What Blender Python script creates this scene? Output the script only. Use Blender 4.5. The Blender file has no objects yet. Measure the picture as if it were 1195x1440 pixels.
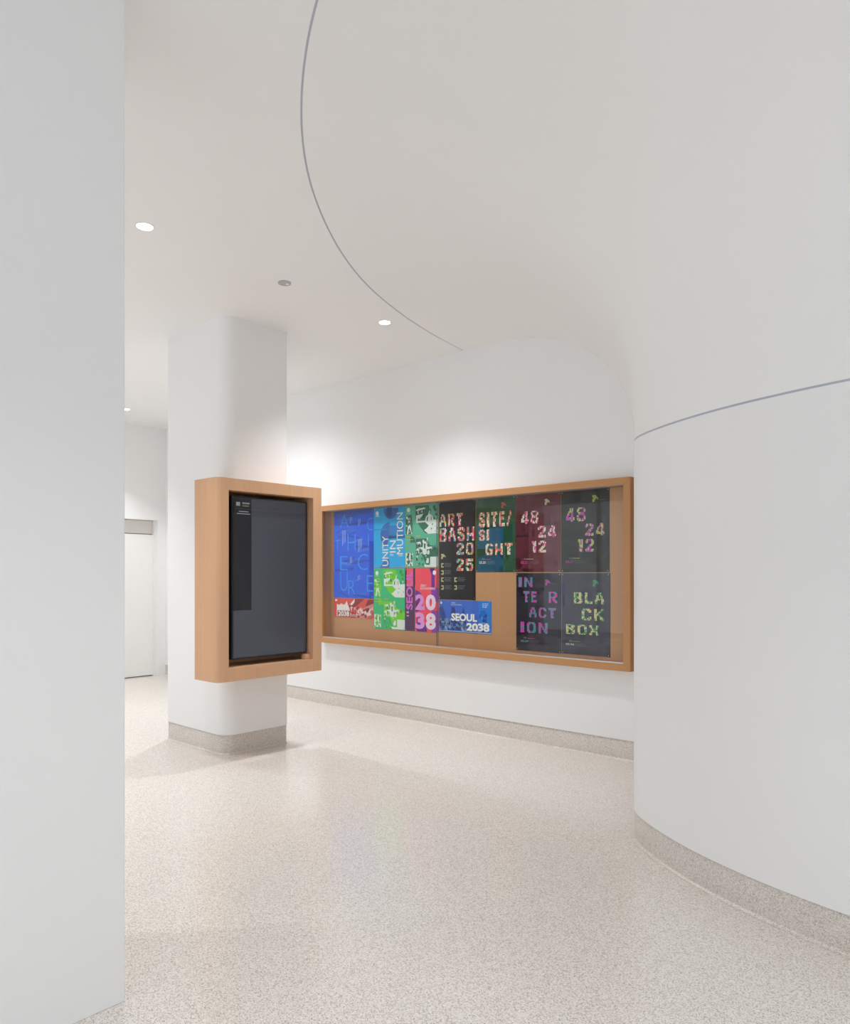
import bpy, bmesh, math, random
from mathutils import Vector, Matrix
from mathutils.geometry import tessellate_polygon

scene = bpy.context.scene
COL = scene.collection

# ------------------------------------------------------------------ camera, world, exposure
FPX = 1028.0            # focal length in pixels of the 1195 x 1440 frame
EYE = 1.40
CEIL = 3.405
cam_d = bpy.data.cameras.new('camera')
cam_d.sensor_fit = 'AUTO'
cam_d.sensor_width = 36.0
cam_d.lens = 36.0 * FPX / 1440.0
cam_d.shift_y = 87.5 / 1440.0
cam_d.clip_start = 0.05
cam = bpy.data.objects.new('camera', cam_d)
cam.location = (0, 0, EYE)
cam.rotation_euler = (math.radians(90), 0, 0)
COL.objects.link(cam)
scene.camera = cam

world = bpy.data.worlds.new('daylight')
scene.world = world
world.use_nodes = True
bg = world.node_tree.nodes['Background']
bg.inputs['Color'].default_value = (0.85, 0.92, 1.0, 1)
bg.inputs['Strength'].default_value = 1.20

scene.view_settings.view_transform = 'Standard'
scene.view_settings.look = 'None'
scene.view_settings.exposure = 0.27
scene.view_settings.gamma = 1.0
scene.view_settings.use_curve_mapping = False
try:
    scene.cycles.use_denoising = True
    scene.cycles.max_bounces = 9
    scene.cycles.diffuse_bounces = 7
    scene.cycles.use_adaptive_sampling = True
    scene.cycles.adaptive_threshold = 0.03
    scene.cycles.transparent_max_bounces = 16
    scene.cycles.sample_clamp_indirect = 6.0
except Exception:
    pass

SPOT_W = 62.0           # downlight power

# ------------------------------------------------------------------ room frame
# the room's own axes: s runs along the display wall to the right, w runs into that wall
A = math.radians(-42.1)
CA, SA = math.cos(A), math.sin(A)
def W(s, w, z=0.0):
    return Vector((CA * s - SA * w, SA * s + CA * w, z))
def ROOM(x, y):
    return (CA * x + SA * y, -SA * x + CA * y)

WALL_W = 5.09           # display wall
FAR_S = -9.44           # far wall on the left
NEAR_S = 4.5            # wall behind, to the right
BACK_W = -4.5           # window side behind the camera

# ------------------------------------------------------------------ materials
def lin(c):
    return tuple(((v / 255.0) / 12.92 if v <= 10 else (((v / 255.0) + 0.055) / 1.055) ** 2.4) for v in c)

def new_mat(name):
    m = bpy.data.materials.new(name)
    m.use_nodes = True
    nt = m.node_tree
    return m, nt, nt.nodes['Principled BSDF']

def mix_rgb(nt, fac, a, b):
    n = nt.nodes.new('ShaderNodeMix')
    n.data_type = 'RGBA'
    for sock, v in ((n.inputs[0], fac), (n.inputs[6], a), (n.inputs[7], b)):
        if isinstance(v, bpy.types.NodeSocket):
            nt.links.new(v, sock)
        elif isinstance(v, (int, float)):
            sock.default_value = v
        else:
            sock.default_value = (*v, 1)
    return n.outputs[2]

def coords(nt, scale=(1, 1, 1)):
    t = nt.nodes.new('ShaderNodeTexCoord')
    mp = nt.nodes.new('ShaderNodeMapping')
    mp.inputs['Scale'].default_value = scale
    nt.links.new(t.outputs['Object'], mp.inputs['Vector'])
    return mp.outputs['Vector']

def ramp(nt, fac, stops, mode='LINEAR'):
    r = nt.nodes.new('ShaderNodeValToRGB')
    r.color_ramp.interpolation = mode
    els = r.color_ramp.elements
    while len(els) < len(stops):
        els.new(0.5)
    for e, (p, c) in zip(els, stops):
        e.position = p
        e.color = (*c, 1)
    nt.links.new(fac, r.inputs['Fac'])
    return r.outputs['Color']

def noise(nt, vec, scale, detail=3.0, rough=0.5):
    n = nt.nodes.new('ShaderNodeTexNoise')
    n.inputs['Scale'].default_value = scale
    n.inputs['Detail'].default_value = detail
    n.inputs['Roughness'].default_value = rough
    nt.links.new(vec, n.inputs['Vector'])
    return n.outputs['Fac']

def paint(name, rgb, rough=0.55, bump=0.02):
    m, nt, b = new_mat(name)
    v = coords(nt)
    f = noise(nt, v, 1.3, 2)
    c = lin(rgb)
    b.inputs['Base Color'].default_value = (*c, 1)
    nt.links.new(mix_rgb(nt, f, tuple(x * 0.985 for x in c), tuple(min(1, x * 1.01) for x in c)), b.inputs['Base Color'])
    b.inputs['Roughness'].default_value = rough
    b.inputs['Specular IOR Level'].default_value = 0.3
    bm_ = nt.nodes.new('ShaderNodeBump')
    bm_.inputs['Strength'].default_value = bump
    bm_.inputs['Distance'].default_value = 0.002
    nt.links.new(noise(nt, v, 160, 2), bm_.inputs['Height'])
    nt.links.new(bm_.outputs['Normal'], b.inputs['Normal'])
    return m

def terrazzo(name, base, dark, light, rough=0.3, scale=150):
    m, nt, b = new_mat(name)
    v = coords(nt)
    vo = nt.nodes.new('ShaderNodeTexVoronoi')
    vo.feature = 'F1'
    vo.inputs['Scale'].default_value = scale
    nt.links.new(v, vo.inputs['Vector'])
    sep = nt.nodes.new('ShaderNodeSeparateColor')
    nt.links.new(vo.outputs['Color'], sep.inputs['Color'])
    chips = ramp(nt, sep.outputs[0], [(0.0, lin(dark)), (0.16, tuple((x + y) / 2 for x, y in zip(lin(dark), lin(base)))),
                                      (0.36, lin(base)), (0.70, lin(base)), (0.86, lin(light)), (1.0, lin(light))], 'CONSTANT')
    vo2 = nt.nodes.new('ShaderNodeTexVoronoi')
    vo2.inputs['Scale'].default_value = scale * 0.45
    nt.links.new(v, vo2.inputs['Vector'])
    sep2 = nt.nodes.new('ShaderNodeSeparateColor')
    nt.links.new(vo2.outputs['Color'], sep2.inputs['Color'])
    big = ramp(nt, sep2.outputs[1], [(0.0, lin(base)), (0.5, lin(light)), (0.9, lin(base))], 'CONSTANT')
    col = mix_rgb(nt, 0.25, chips, big)
    cloud = noise(nt, v, 0.9, 3)
    col2 = mix_rgb(nt, cloud, col, tuple(x * 0.97 for x in lin(base)))
    out = mix_rgb(nt, 0.22, col, col2)
    nt.links.new(out, b.inputs['Base Color'])
    b.inputs['Roughness'].default_value = rough
    b.inputs['Specular IOR Level'].default_value = 0.6
    return m

def wood(name, rgb, dark, axis='Z', rough=0.42):
    m, nt, b = new_mat(name)
    sc = {'Z': (60, 60, 1.6), 'X': (1.6, 60, 60), 'Y': (60, 1.6, 60)}[axis]
    v = coords(nt, sc)
    f1 = noise(nt, v, 1.0, 4, 0.6)
    sc2 = tuple(x * 0.18 for x in sc)
    f2 = noise(nt, coords(nt, sc2), 1.0, 2)
    c = mix_rgb(nt, f1, lin(dark), lin(rgb))
    c2 = mix_rgb(nt, f2, tuple(x * 0.88 for x in lin(rgb)), tuple(min(1, x * 1.06) for x in lin(rgb)))
    nt.links.new(mix_rgb(nt, 0.5, c, c2), b.inputs['Base Color'])
    b.inputs['Roughness'].default_value = rough
    b.inputs['Specular IOR Level'].default_value = 0.35
    return m

def plain(name, rgb, rough=0.5, metal=0.0, emit=0.0, spec=0.5):
    m, nt, b = new_mat(name)
    b.inputs['Base Color'].default_value = (*lin(rgb), 1)
    b.inputs['Roughness'].default_value = rough
    b.inputs['Metallic'].default_value = metal
    b.inputs['Specular IOR Level'].default_value = spec
    if emit:
        b.inputs['Emission Color'].default_value = (*lin(rgb), 1)
        b.inputs['Emission Strength'].default_value = emit
    return m

_ink = {}
def ink(rgb):
    if rgb not in _ink:
        m, nt, b = new_mat('ink_%02x%02x%02x' % rgb)
        v = coords(nt)
        c = lin(rgb)
        nt.links.new(mix_rgb(nt, noise(nt, v, 14, 3), tuple(x * 0.92 for x in c), tuple(min(1, x * 1.08) for x in c)), b.inputs['Base Color'])
        b.inputs['Roughness'].default_value = 0.55
        b.inputs['Specular IOR Level'].default_value = 0.25
        _ink[rgb] = m
    return _ink[rgb]

def glass_mat(name, base=0.022, tint=(0.97, 0.985, 0.98)):
    m = bpy.data.materials.new(name)
    m.use_nodes = True
    nt = m.node_tree
    nt.nodes.clear()
    out = nt.nodes.new('ShaderNodeOutputMaterial')
    lw = nt.nodes.new('ShaderNodeLayerWeight')
    lw.inputs['Blend'].default_value = 0.5
    p = nt.nodes.new('ShaderNodeMath'); p.operation = 'POWER'; p.inputs[1].default_value = 5.0
    nt.links.new(lw.outputs['Facing'], p.inputs[0])
    mu = nt.nodes.new('ShaderNodeMath'); mu.operation = 'MULTIPLY_ADD'
    mu.inputs[1].default_value = 1 - base; mu.inputs[2].default_value = base
    nt.links.new(p.outputs[0], mu.inputs[0])
    tr = nt.nodes.new('ShaderNodeBsdfTransparent'); tr.inputs['Color'].default_value = (*tint, 1)
    gl = nt.nodes.new('ShaderNodeBsdfGlossy'); gl.inputs['Roughness'].default_value = 0.01
    mx = nt.nodes.new('ShaderNodeMixShader')
    nt.links.new(mu.outputs[0], mx.inputs[0])
    nt.links.new(tr.outputs[0], mx.inputs[1])
    nt.links.new(gl.outputs[0], mx.inputs[2])
    nt.links.new(mx.outputs[0], out.inputs[0])
    return m

M_WALL = paint('white_wall_paint', (240, 240, 240))
M_CEIL = paint('white_ceiling_paint', (242, 242, 241))
M_DOOR = paint('white_door_lacquer', (240, 240, 238), 0.35, 0.0)
M_BAND = paint('white_transom_paint', (222, 218, 213), 0.5, 0.0)
M_FLOOR = terrazzo('beige_terrazzo', (232, 226, 219), (158, 143, 130), (246, 243, 238), 0.20, 300)
M_BASE = terrazzo('beige_terrazzo_base', (214, 206, 198), (160, 148, 138), (234, 228, 221), 0.42, 300)
M_FOOT = terrazzo('pale_cove_foot', (226, 219, 211), (170, 155, 142), (242, 238, 232), 0.3, 300)  # foot of the cove, set paler than the base above it
M_REVEAL = plain('grey_metal_reveal', (192, 196, 207), 0.5, 0.0)
M_BEECH_Z = wood('beech_upright', (221, 177, 140), (182, 134, 98), 'Z')
M_BEECH_Y = wood('beech_level', (221, 177, 140), (182, 134, 98), 'Z')
M_OAK_X = wood('oak_rail', (203, 152, 103), (164, 114, 70), 'X')
M_OAK_Z = wood('oak_stile', (198, 148, 100), (160, 110, 68), 'Z')
M_INNER = wood('case_back_veneer', (204, 154, 112), (190, 138, 98), 'Z', 0.6)
M_GLASS = glass_mat('sliding_glass')
M_ALU = plain('aluminium', (200, 200, 198), 0.35, 0.8)
M_LED = plain('led_lens', (255, 250, 242), 0.4, 0.0, 14.0)
M_TRIMW = plain('white_trim_ring', (235, 234, 232), 0.4)
M_GREY = plain('grey_fixture', (180, 183, 187), 0.45, 0.2)
M_DGREY = plain('dark_grey_fixture', (135, 138, 143), 0.4, 0.2)
M_BLACK = plain('black_plastic', (20, 24, 34), 0.35)
M_PIN = plain('steel_pin', (205, 205, 205), 0.3, 0.7)

# ------------------------------------------------------------------ mesh helpers
def mesh_obj(name, verts, faces, mat, parent=None, smooth=False, loc=None, room=True, mats=None, mi=None):
    me = bpy.data.meshes.new(name)
    me.from_pydata([tuple(v) for v in verts], [], faces)
    for m in (mats or [mat]):
        me.materials.append(m)
    if mi:
        for p, i in zip(me.polygons, mi):
            p.material_index = i
    if smooth:
        for p in me.polygons:
            p.use_smooth = True
    me.update()
    o = bpy.data.objects.new(name, me)
    COL.objects.link(o)
    if parent is not None:
        o.parent = parent
        if loc is not None:
            o.location = loc
    else:
        if room:
            o.rotation_euler = (0, 0, A)
            if loc is not None:
                o.location = W(*loc)
        elif loc is not None:
            o.location = loc
    return o

def empty(name, loc):
    o = bpy.data.objects.new(name, None)
    o.empty_display_size = 0.1
    COL.objects.link(o)
    o.rotation_euler = (0, 0, A)
    o.location = W(*loc)
    return o

def tag(o, label, cat=None, group=None, kind=None):
    o['label'] = label
    if cat: o['category'] = cat
    if group: o['group'] = group
    if kind: o['kind'] = kind
    return o

def box_data(x0, x1, y0, y1, z0, z1, bevel=0.0, seg=2, pick=None):
    bm = bmesh.new()
    bmesh.ops.create_cube(bm, size=1.0)
    for v in bm.verts:
        v.co = Vector((x0 + (v.co.x + .5) * (x1 - x0), y0 + (v.co.y + .5) * (y1 - y0), z0 + (v.co.z + .5) * (z1 - z0)))
    if bevel > 0:
        es = [e for e in bm.edges if pick is None or pick(e)]
        bmesh.ops.bevel(bm, geom=es, offset=bevel, segments=seg, profile=0.5, affect='EDGES')
    bm.verts.index_update()
    vs = [v.co.copy() for v in bm.verts]
    fs = [[v.index for v in f.verts] for f in bm.faces]
    bm.free()
    return vs, fs

def merge(*parts):
    vs, fs = [], []
    for v, f in parts:
        b = len(vs)
        vs += list(v)
        fs += [[i + b for i in q] for q in f]
    return vs, fs

def box(name, ext, mat, parent=None, bevel=0.002, seg=2, loc=None, pick=None):
    v, f = box_data(*ext, bevel=bevel, seg=seg, pick=pick)
    return mesh_obj(name, v, f, mat, parent, loc=loc)

def rounded_poly(pts, radii, n=10):
    out = []
    N = len(pts)
    for i in range(N):
        p, a, b = Vector(pts[i]), Vector(pts[i - 1]), Vector(pts[(i + 1) % N])
        r = radii[i]
        if r <= 0:
            out.append(p); continue
        d1, d2 = (a - p).normalized(), (b - p).normalized()
        ang = d1.angle(d2)
        t = r / math.tan(ang / 2)
        c = p + (d1 + d2).normalized() * (r / math.sin(ang / 2))
        s, e = p + d1 * t - c, p + d2 * t - c
        tot = s.angle_signed(e)
        for k in range(n + 1):
            th = -tot * k / n
            out.append(c + Vector((s.x * math.cos(th) - s.y * math.sin(th), s.x * math.sin(th) + s.y * math.cos(th))))
    return out

def extrude_poly(poly, z0, z1, caps=True):
    n = len(poly)
    vs = [(p[0], p[1], z0) for p in poly] + [(p[0], p[1], z1) for p in poly]
    fs = [[i, (i + 1) % n, n + (i + 1) % n, n + i] for i in range(n)]
    if caps:
        fs += [list(range(n))[::-1], list(range(n, 2 * n))]
    return vs, fs

def normals2d(path, closed):
    n = len(path)
    out = []
    for i in range(n):
        a = path[i - 1] if (closed or i > 0) else path[i]
        b = path[(i + 1) % n] if (closed or i < n - 1) else path[i]
        p = path[i]
        d1 = (Vector(p) - Vector(a)); d2 = (Vector(b) - Vector(p))
        if d1.length < 1e-9: d1 = d2
        if d2.length < 1e-9: d2 = d1
        d1.normalize(); d2.normalize()
        n1, n2 = Vector((d1.y, -d1.x)), Vector((d2.y, -d2.x))
        m = (n1 + n2)
        m.normalize()
        k = 1.0 / max(0.5, m.dot(n1))
        out.append(m * k)
    return out          # to the right of the walking direction

def sweep(path, profile, closed=False, side=1):
    nn = normals2d(path, closed)
    n, k = len(path), len(profile)
    vs, fs = [], []
    for p, m in zip(path, nn):
        for off, z in profile:
            vs.append((p[0] + m.x * off * side, p[1] + m.y * off * side, z))
    for i in range(n if closed else n - 1):
        j = (i + 1) % n
        for q in range(k - 1):
            f = [i * k + q, j * k + q, j * k + q + 1, i * k + q + 1]
            fs.append(f if side < 0 else f[::-1])
    return vs, fs

BASE_H = 0.150
def base_obj(name, data):
    k = len(base_profile()) - 1
    return mesh_obj(name, data[0], data[1], None, mats=[M_BASE, M_FOOT], mi=[1 if i % k >= 3 else 0 for i in range(len(data[1]))])
def base_profile():
    pr = [(-0.030, BASE_H), (-0.008, BASE_H), (-0.005, BASE_H - 0.003), (-0.004, 0.011)]
    r = 0.010
    for k in range(1, 7):
        t = k / 6 * math.pi / 2
        pr.append((-0.004 + r * (1 - math.cos(t)), 0.011 - r * math.sin(t)))
    pr.append((0.011, 0.0005))
    return pr

def smooth_angle(o, deg=35):
    me = o.data
    for p in me.polygons:
        p.use_smooth = True
    bm = bmesh.new(); bm.from_mesh(me)
    for e in bm.edges:
        if len(e.link_faces) == 2 and e.calc_face_angle(0) > math.radians(deg):
            e.smooth = False
    bm.to_mesh(me); bm.free()

# ------------------------------------------------------------------ curved wall: lower line and ceiling line
PAIRS = [((1.690, 5.800), (0.610, 6.950)), ((1.578, 5.437), (0.334, 6.553)), ((1.300, 4.52), (0.0147, 6.053)),
         ((1.165, 4.07), (-0.2046, 5.608)), ((1.108, 3.90), (-0.4305, 5.058)), ((1.098, 3.83), (-0.526, 4.606)),
         ((1.103, 3.74), (-0.594, 4.05)), ((1.118, 3.632), (-0.597, 3.60)), ((1.160, 3.45), (-0.555, 3.22)),
         ((1.209, 3.275), (-0.480, 2.86)), ((1.312, 3.05), (-0.391, 2.552)), ((1.411, 2.872), (-0.22, 2.15)),
         ((1.548, 2.663), (0.02, 1.80)), ((1.78, 2.37), (0.42, 1.40)), ((2.10, 2.06), (0.82, 1.02)),
         ((3.213, 1.055), (1.933, 0.015)), ((5.44, -0.955), (4.16, -1.995))]

def spline(pts, per=10):
    P = [Vector(p) for p in pts]
    P = [P[0] * 2 - P[1]] + P + [P[-1] * 2 - P[-2]]
    out = []
    for i in range(1, len(P) - 2):
        p0, p1, p2, p3 = P[i - 1], P[i], P[i + 1], P[i + 2]
        t0 = 0.0; t1 = t0 + max(1e-6, (p1 - p0).length ** 0.5); t2 = t1 + max(1e-6, (p2 - p1).length ** 0.5); t3 = t2 + max(1e-6, (p3 - p2).length ** 0.5)
        for k in range(per):
            t = t1 + (t2 - t1) * k / per
            a1 = p0 * ((t1 - t) / (t1 - t0)) + p1 * ((t - t0) / (t1 - t0))
            a2 = p1 * ((t2 - t) / (t2 - t1)) + p2 * ((t - t1) / (t2 - t1))
            a3 = p2 * ((t3 - t) / (t3 - t2)) + p3 * ((t - t2) / (t3 - t2))
            b1 = a1 * ((t2 - t) / (t2 - t0)) + a2 * ((t - t0) / (t2 - t0))
            b2 = a2 * ((t3 - t) / (t3 - t1)) + a3 * ((t - t1) / (t3 - t1))
            out.append(b1 * ((t2 - t) / (t2 - t1)) + b2 * ((t - t1) / (t2 - t1)))
    out.append(P[-2])
    return out

def relax(pts, it):
    p = [q.copy() for q in pts]
    for _ in range(it):
        q = [v.copy() for v in p]
        for i in range(1, len(p) - 1):
            q[i] = p[i] * 0.5 + (p[i - 1] + p[i + 1]) * 0.25
        p = q
    return p

LOW = relax(spline([p[0] for p in PAIRS]), 150)
UPP = relax(spline([p[1] for p in PAIRS]), 120)
SEAM_Z = 2.112
GAP = 0.0045

# room-frame copies
LOWR = [Vector(ROOM(p.x, p.y)) for p in LOW]
UPPR = [Vector(ROOM(p.x, p.y)) for p in UPP]

# lower vertical wall
vs = [(p.x, p.y, BASE_H) for p in LOWR] + [(p.x, p.y, SEAM_Z - GAP) for p in LOWR]
nn_low = normals2d(LOWR, False)
n = len(LOWR)
# a little thickness: lips that turn back into the wall at both ends of the face
def room_side(path, nn):
    # the side the camera stands on
    mid = path[n // 2]
    return 1 if (Vector((0, 0)) - mid).dot(nn[n // 2]) > 0 else -1
SIDE = room_side(LOWR, nn_low)
wall_prof = [(-0.03, BASE_H), (0.0, BASE_H), (0.0, SEAM_Z - GAP), (-0.012, SEAM_Z - GAP)]
v, f = sweep(LOWR, wall_prof, False, SIDE)
o = mesh_obj('wall_right', v, f, M_WALL)
smooth_angle(o, 40)
tag(o, 'white curved wall on the right below the grey reveal line', kind='structure')

# flared cove
PW = 2.7
NT = 40
vs, fs = [], []
for L, U in zip(LOWR, UPPR):
    for k in range(NT + 1):
        th = math.pi / 2 * k / NT
        cx = max(0.0, math.cos(th)) ** (2 / PW)
        sy = max(0.0, math.sin(th)) ** (2 / PW)
        d = L - U
        g = GAP / d.length
        q = U + d * (g + (1 - g) * cx)
        vs.append((q.x, q.y, SEAM_Z + GAP + (CEIL - SEAM_Z - GAP) * sy))
for i in range(n - 1):
    for k in range(NT):
        a = i * (NT + 1) + k
        fs.append([a, a + 1, a + NT + 2, a + NT + 1])
o = mesh_obj('wall_cove', vs, fs, M_CEIL, smooth=True)
tag(o, 'white flared cove sweeping from the curved right wall up to the ceiling', kind='structure')

# reveal channels
v, f = sweep(LOWR, [(-0.030, SEAM_Z - GAP - 0.02), (-0.003, SEAM_Z - GAP - 0.02), (-0.003, SEAM_Z + GAP + 0.02), (-0.030, SEAM_Z + GAP + 0.02)], False, SIDE)
o = mesh_obj('trim_1', v, f, M_REVEAL)
tag(o, 'thin grey reveal line across the curved right wall', kind='structure')
nn_up = normals2d(UPPR, False)
vs, fs = [], []
for p, m in zip(UPPR, nn_up):
    for off, z in ((-0.02, CEIL + 0.003), (0.02, CEIL + 0.003)):
        vs.append((p.x + m.x * off, p.y + m.y * off, z))
for i in range(n - 1):
    fs.append([2 * i, 2 * i + 1, 2 * i + 3, 2 * i + 2])
o = mesh_obj('trim_2', vs, fs, M_REVEAL)
tag(o, 'thin grey reveal line curving across the ceiling', kind='structure')

# ------------------------------------------------------------------ floor, ceiling
v, f = box_data(FAR_S - 0.6, NEAR_S + 0.1, BACK_W - 0.1, WALL_W + 0.1, -0.1, 0.0)
o = mesh_obj('floor', v, f, M_FLOOR)
tag(o, 'polished beige speckled terrazzo floor', kind='structure')

def cam_to_room(px, py, z):
    D = (z - EYE) * FPX / (807.5 - py)
    return ROOM((px - 597.5) / FPX * D, D)

HOLE = 0.050
LIGHTS = [cam_to_room(203.5, 318.5, CEIL), cam_to_room(541, 453.5, CEIL), cam_to_room(177, 575.5, CEIL)]
HID = [(-6.40, 3.95), (-6.30, 2.04), (-8.60, 2.04), (-4.0, -0.1), (-6.3, -0.1), (-8.6, -0.1), (-0.5, 0.6), (-1.8, -2.6), (-4.0, -2.6), (-6.3, -2.6), (0.6, -1.2), (0.6, -3.0), (2.8, -1.2), (2.8, -3.0)]  # unseen rows assumed; the lamp nearest the camera is added to light the floor
DETECT = cam_to_room(400, 397.5, CEIL)

# ceiling outline in the room frame
i0 = min(range(n), key=lambda i: abs(UPPR[i].y - WALL_W))
outer = [UPPR[i] - nn_up[i] * 0.0 for i in range(i0, n)]
# keep half a reveal on the room side
sgn = 1 if (Vector((-5, 0)) - UPPR[n // 2]).dot(nn_up[n // 2]) > 0 else -1
outer = [UPPR[i] + nn_up[i] * GAP * sgn for i in range(max(0, i0 - 2), n)]
outer += [Vector((NEAR_S + 0.05, outer[-1].y)), Vector((NEAR_S + 0.05, BACK_W - 0.05)), Vector((FAR_S - 0.5, BACK_W - 0.05)), Vector((FAR_S - 0.5, outer[0].y))]
def circle(c, r, k=32):
    return [Vector((c[0] + r * math.cos(2 * math.pi * i / k), c[1] + r * math.sin(2 * math.pi * i / k))) for i in range(k)]
loops = [outer] + [circle(c, HOLE) for c in LIGHTS + HID]
tri = tessellate_polygon([[Vector((p.x, p.y, 0)) for p in lp] for lp in loops])
flat = [p for lp in loops for p in lp]
fs = []
for t in tri:
    a, b, c = [flat[i] for i in t]
    cr = (b - a).x * (c - a).y - (b - a).y * (c - a).x
    fs.append(list(t) if cr < 0 else list(t)[::-1])
o = mesh_obj('ceiling', [(p.x, p.y, CEIL) for p in flat], fs, M_CEIL)
tag(o, 'flat white ceiling left of the curved reveal line', kind='structure')

# ------------------------------------------------------------------ walls
def wallbox(name, ext, label, mat=M_WALL, bevel=0.0):
    v, f = box_data(*ext, bevel=bevel)
    o = mesh_obj(name, v, f, mat)
    tag(o, label, kind='structure')
    return o

NS0, NS1, NZ0, NZ1 = -6.055, -2.494, 0.679, 2.121      # niche for the display case
v, f = merge(box_data(FAR_S - 0.5, NS0, WALL_W, WALL_W + 0.15, BASE_H, CEIL + 0.25), box_data(NS1, NEAR_S + 0.1, WALL_W, WALL_W + 0.15, BASE_H, CEIL + 0.25),
             box_data(NS0, NS1, WALL_W, WALL_W + 0.15, BASE_H, NZ0), box_data(NS0, NS1, WALL_W, WALL_W + 0.15, NZ1, CEIL + 0.25),
             box_data(NS0, NS1, WALL_W + 0.08, WALL_W + 0.15, NZ0, NZ1))
o = mesh_obj('wall_back', v, f, M_WALL)
tag(o, 'white wall carrying the long glazed display case', kind='structure')
v, f = sweep([Vector((FAR_S - 0.02, WALL_W)), Vector((3.0, WALL_W))], base_profile(), False, 1)
o = base_obj('baseboard_back', (v, f)); smooth_angle(o, 50)
tag(o, 'terrazzo cove base along the display case wall', kind='structure')

v, f = sweep(LOWR, base_profile(), False, SIDE)
o = base_obj('baseboard_right', (v, f)); smooth_angle(o, 50)
tag(o, 'terrazzo cove base along the curved right wall', kind='structure')

# far wall with a recessed white door
DW0, DW1, DH = 3.60, 4.985, 2.14
ext = [box_data(FAR_S - 0.5, FAR_S, BACK_W, DW0, 0, CEIL), box_data(FAR_S - 0.5, FAR_S, DW1, WALL_W + 0.1, 0, CEIL), box_data(FAR_S - 0.5, FAR_S, DW0, DW1, DH, CEIL), box_data(FAR_S - 0.5, FAR_S - 0.2, DW0, DW1, 0, DH)]  # rear box is backing added to stop outside light leaking round the door
v, f = merge(*ext)
o = mesh_obj('wall_far', v, f, M_WALL)
tag(o, 'pale far wall with a recessed doorway beyond the pillar', kind='structure')
d = empty('door_1', (FAR_S - 0.12, (DW0 + DW1) / 2, 0))
tag(d, 'tall white flush door in the far recess left of the pillar', kind='structure')
hw = (DW1 - DW0) / 2
box('door_leaf', (-0.045, 0.0, -hw + 0.01, hw - 0.01, 0.012, 1.945), M_DOOR, d)
box('transom_panel', (-0.045, -0.012, -hw + 0.01, hw - 0.01, 1.955, DH - 0.004), M_BAND, d)
v, f = merge(box_data(-0.06, 0.012, hw - 0.010, hw, 0, DH), box_data(-0.06, 0.012, -hw, -hw + 0.010, 0, DH))
mesh_obj('door_jamb', v, f, M_DOOR, d)

# near white wall on the left of the picture
wallbox('wall_left', (-2.95, -2.335, -1.6, 1.119, 0.0, CEIL + 0.05), 'plain white foreground wall filling the left edge', bevel=0.004)

# walls behind the camera, glazed on the street side
wallbox('wall_behind', (NEAR_S, NEAR_S + 0.1, -0.4, WALL_W, 0, CEIL), 'plain white wall behind the viewer')
parts = [box_data(FAR_S - 0.5, NEAR_S + 0.1, BACK_W - 0.1, BACK_W, 0, 0.12), box_data(FAR_S - 0.5, NEAR_S + 0.1, BACK_W - 0.1, BACK_W, 3.0, CEIL)]
x = FAR_S - 0.5
while x < NEAR_S + 0.1:
    parts.append(box_data(x, x + 0.08, BACK_W - 0.1, BACK_W, 0.12, 3.0))
    x += 1.9
parts += [box_data(NEAR_S, NEAR_S + 0.1, BACK_W, -0.4, 0, 0.12), box_data(NEAR_S, NEAR_S + 0.1, BACK_W, -0.4, 3.0, CEIL), box_data(NEAR_S, NEAR_S + 0.1, -2.5, -2.42, 0.12, 3.0)]  # side opening added to let daylight onto the left wall
v, f = merge(*parts)
o = mesh_obj('window_1', v, f, M_TRIMW)
tag(o, 'white framed street glazing behind the viewer with an added side opening', kind='structure')

# ------------------------------------------------------------------ pillar
PS1, PW0, PW1 = -4.916, 3.140, 3.742
PS0 = -5.80
pp = rounded_poly([(PS0, PW0 + 0.0), (PS1, PW0), (PS1, PW1), (PS0, PW1)], [0.03, 0.11, 0.02, 0.03], 12)
pp = [Vector(p) for p in pp]
v, f = extrude_poly(pp, BASE_H, CEIL + 0.01)
o = mesh_obj('wall_pillar', v, f, M_WALL); smooth_angle(o, 25)
tag(o, 'white square pillar with softened corner carrying the wood-framed screen', kind='structure')
v, f = sweep(pp, base_profile(), True, 1)
o = base_obj('baseboard_pillar', (v, f)); smooth_angle(o, 50)
tag(o, 'terrazzo cove base around the white pillar', kind='structure')

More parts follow.
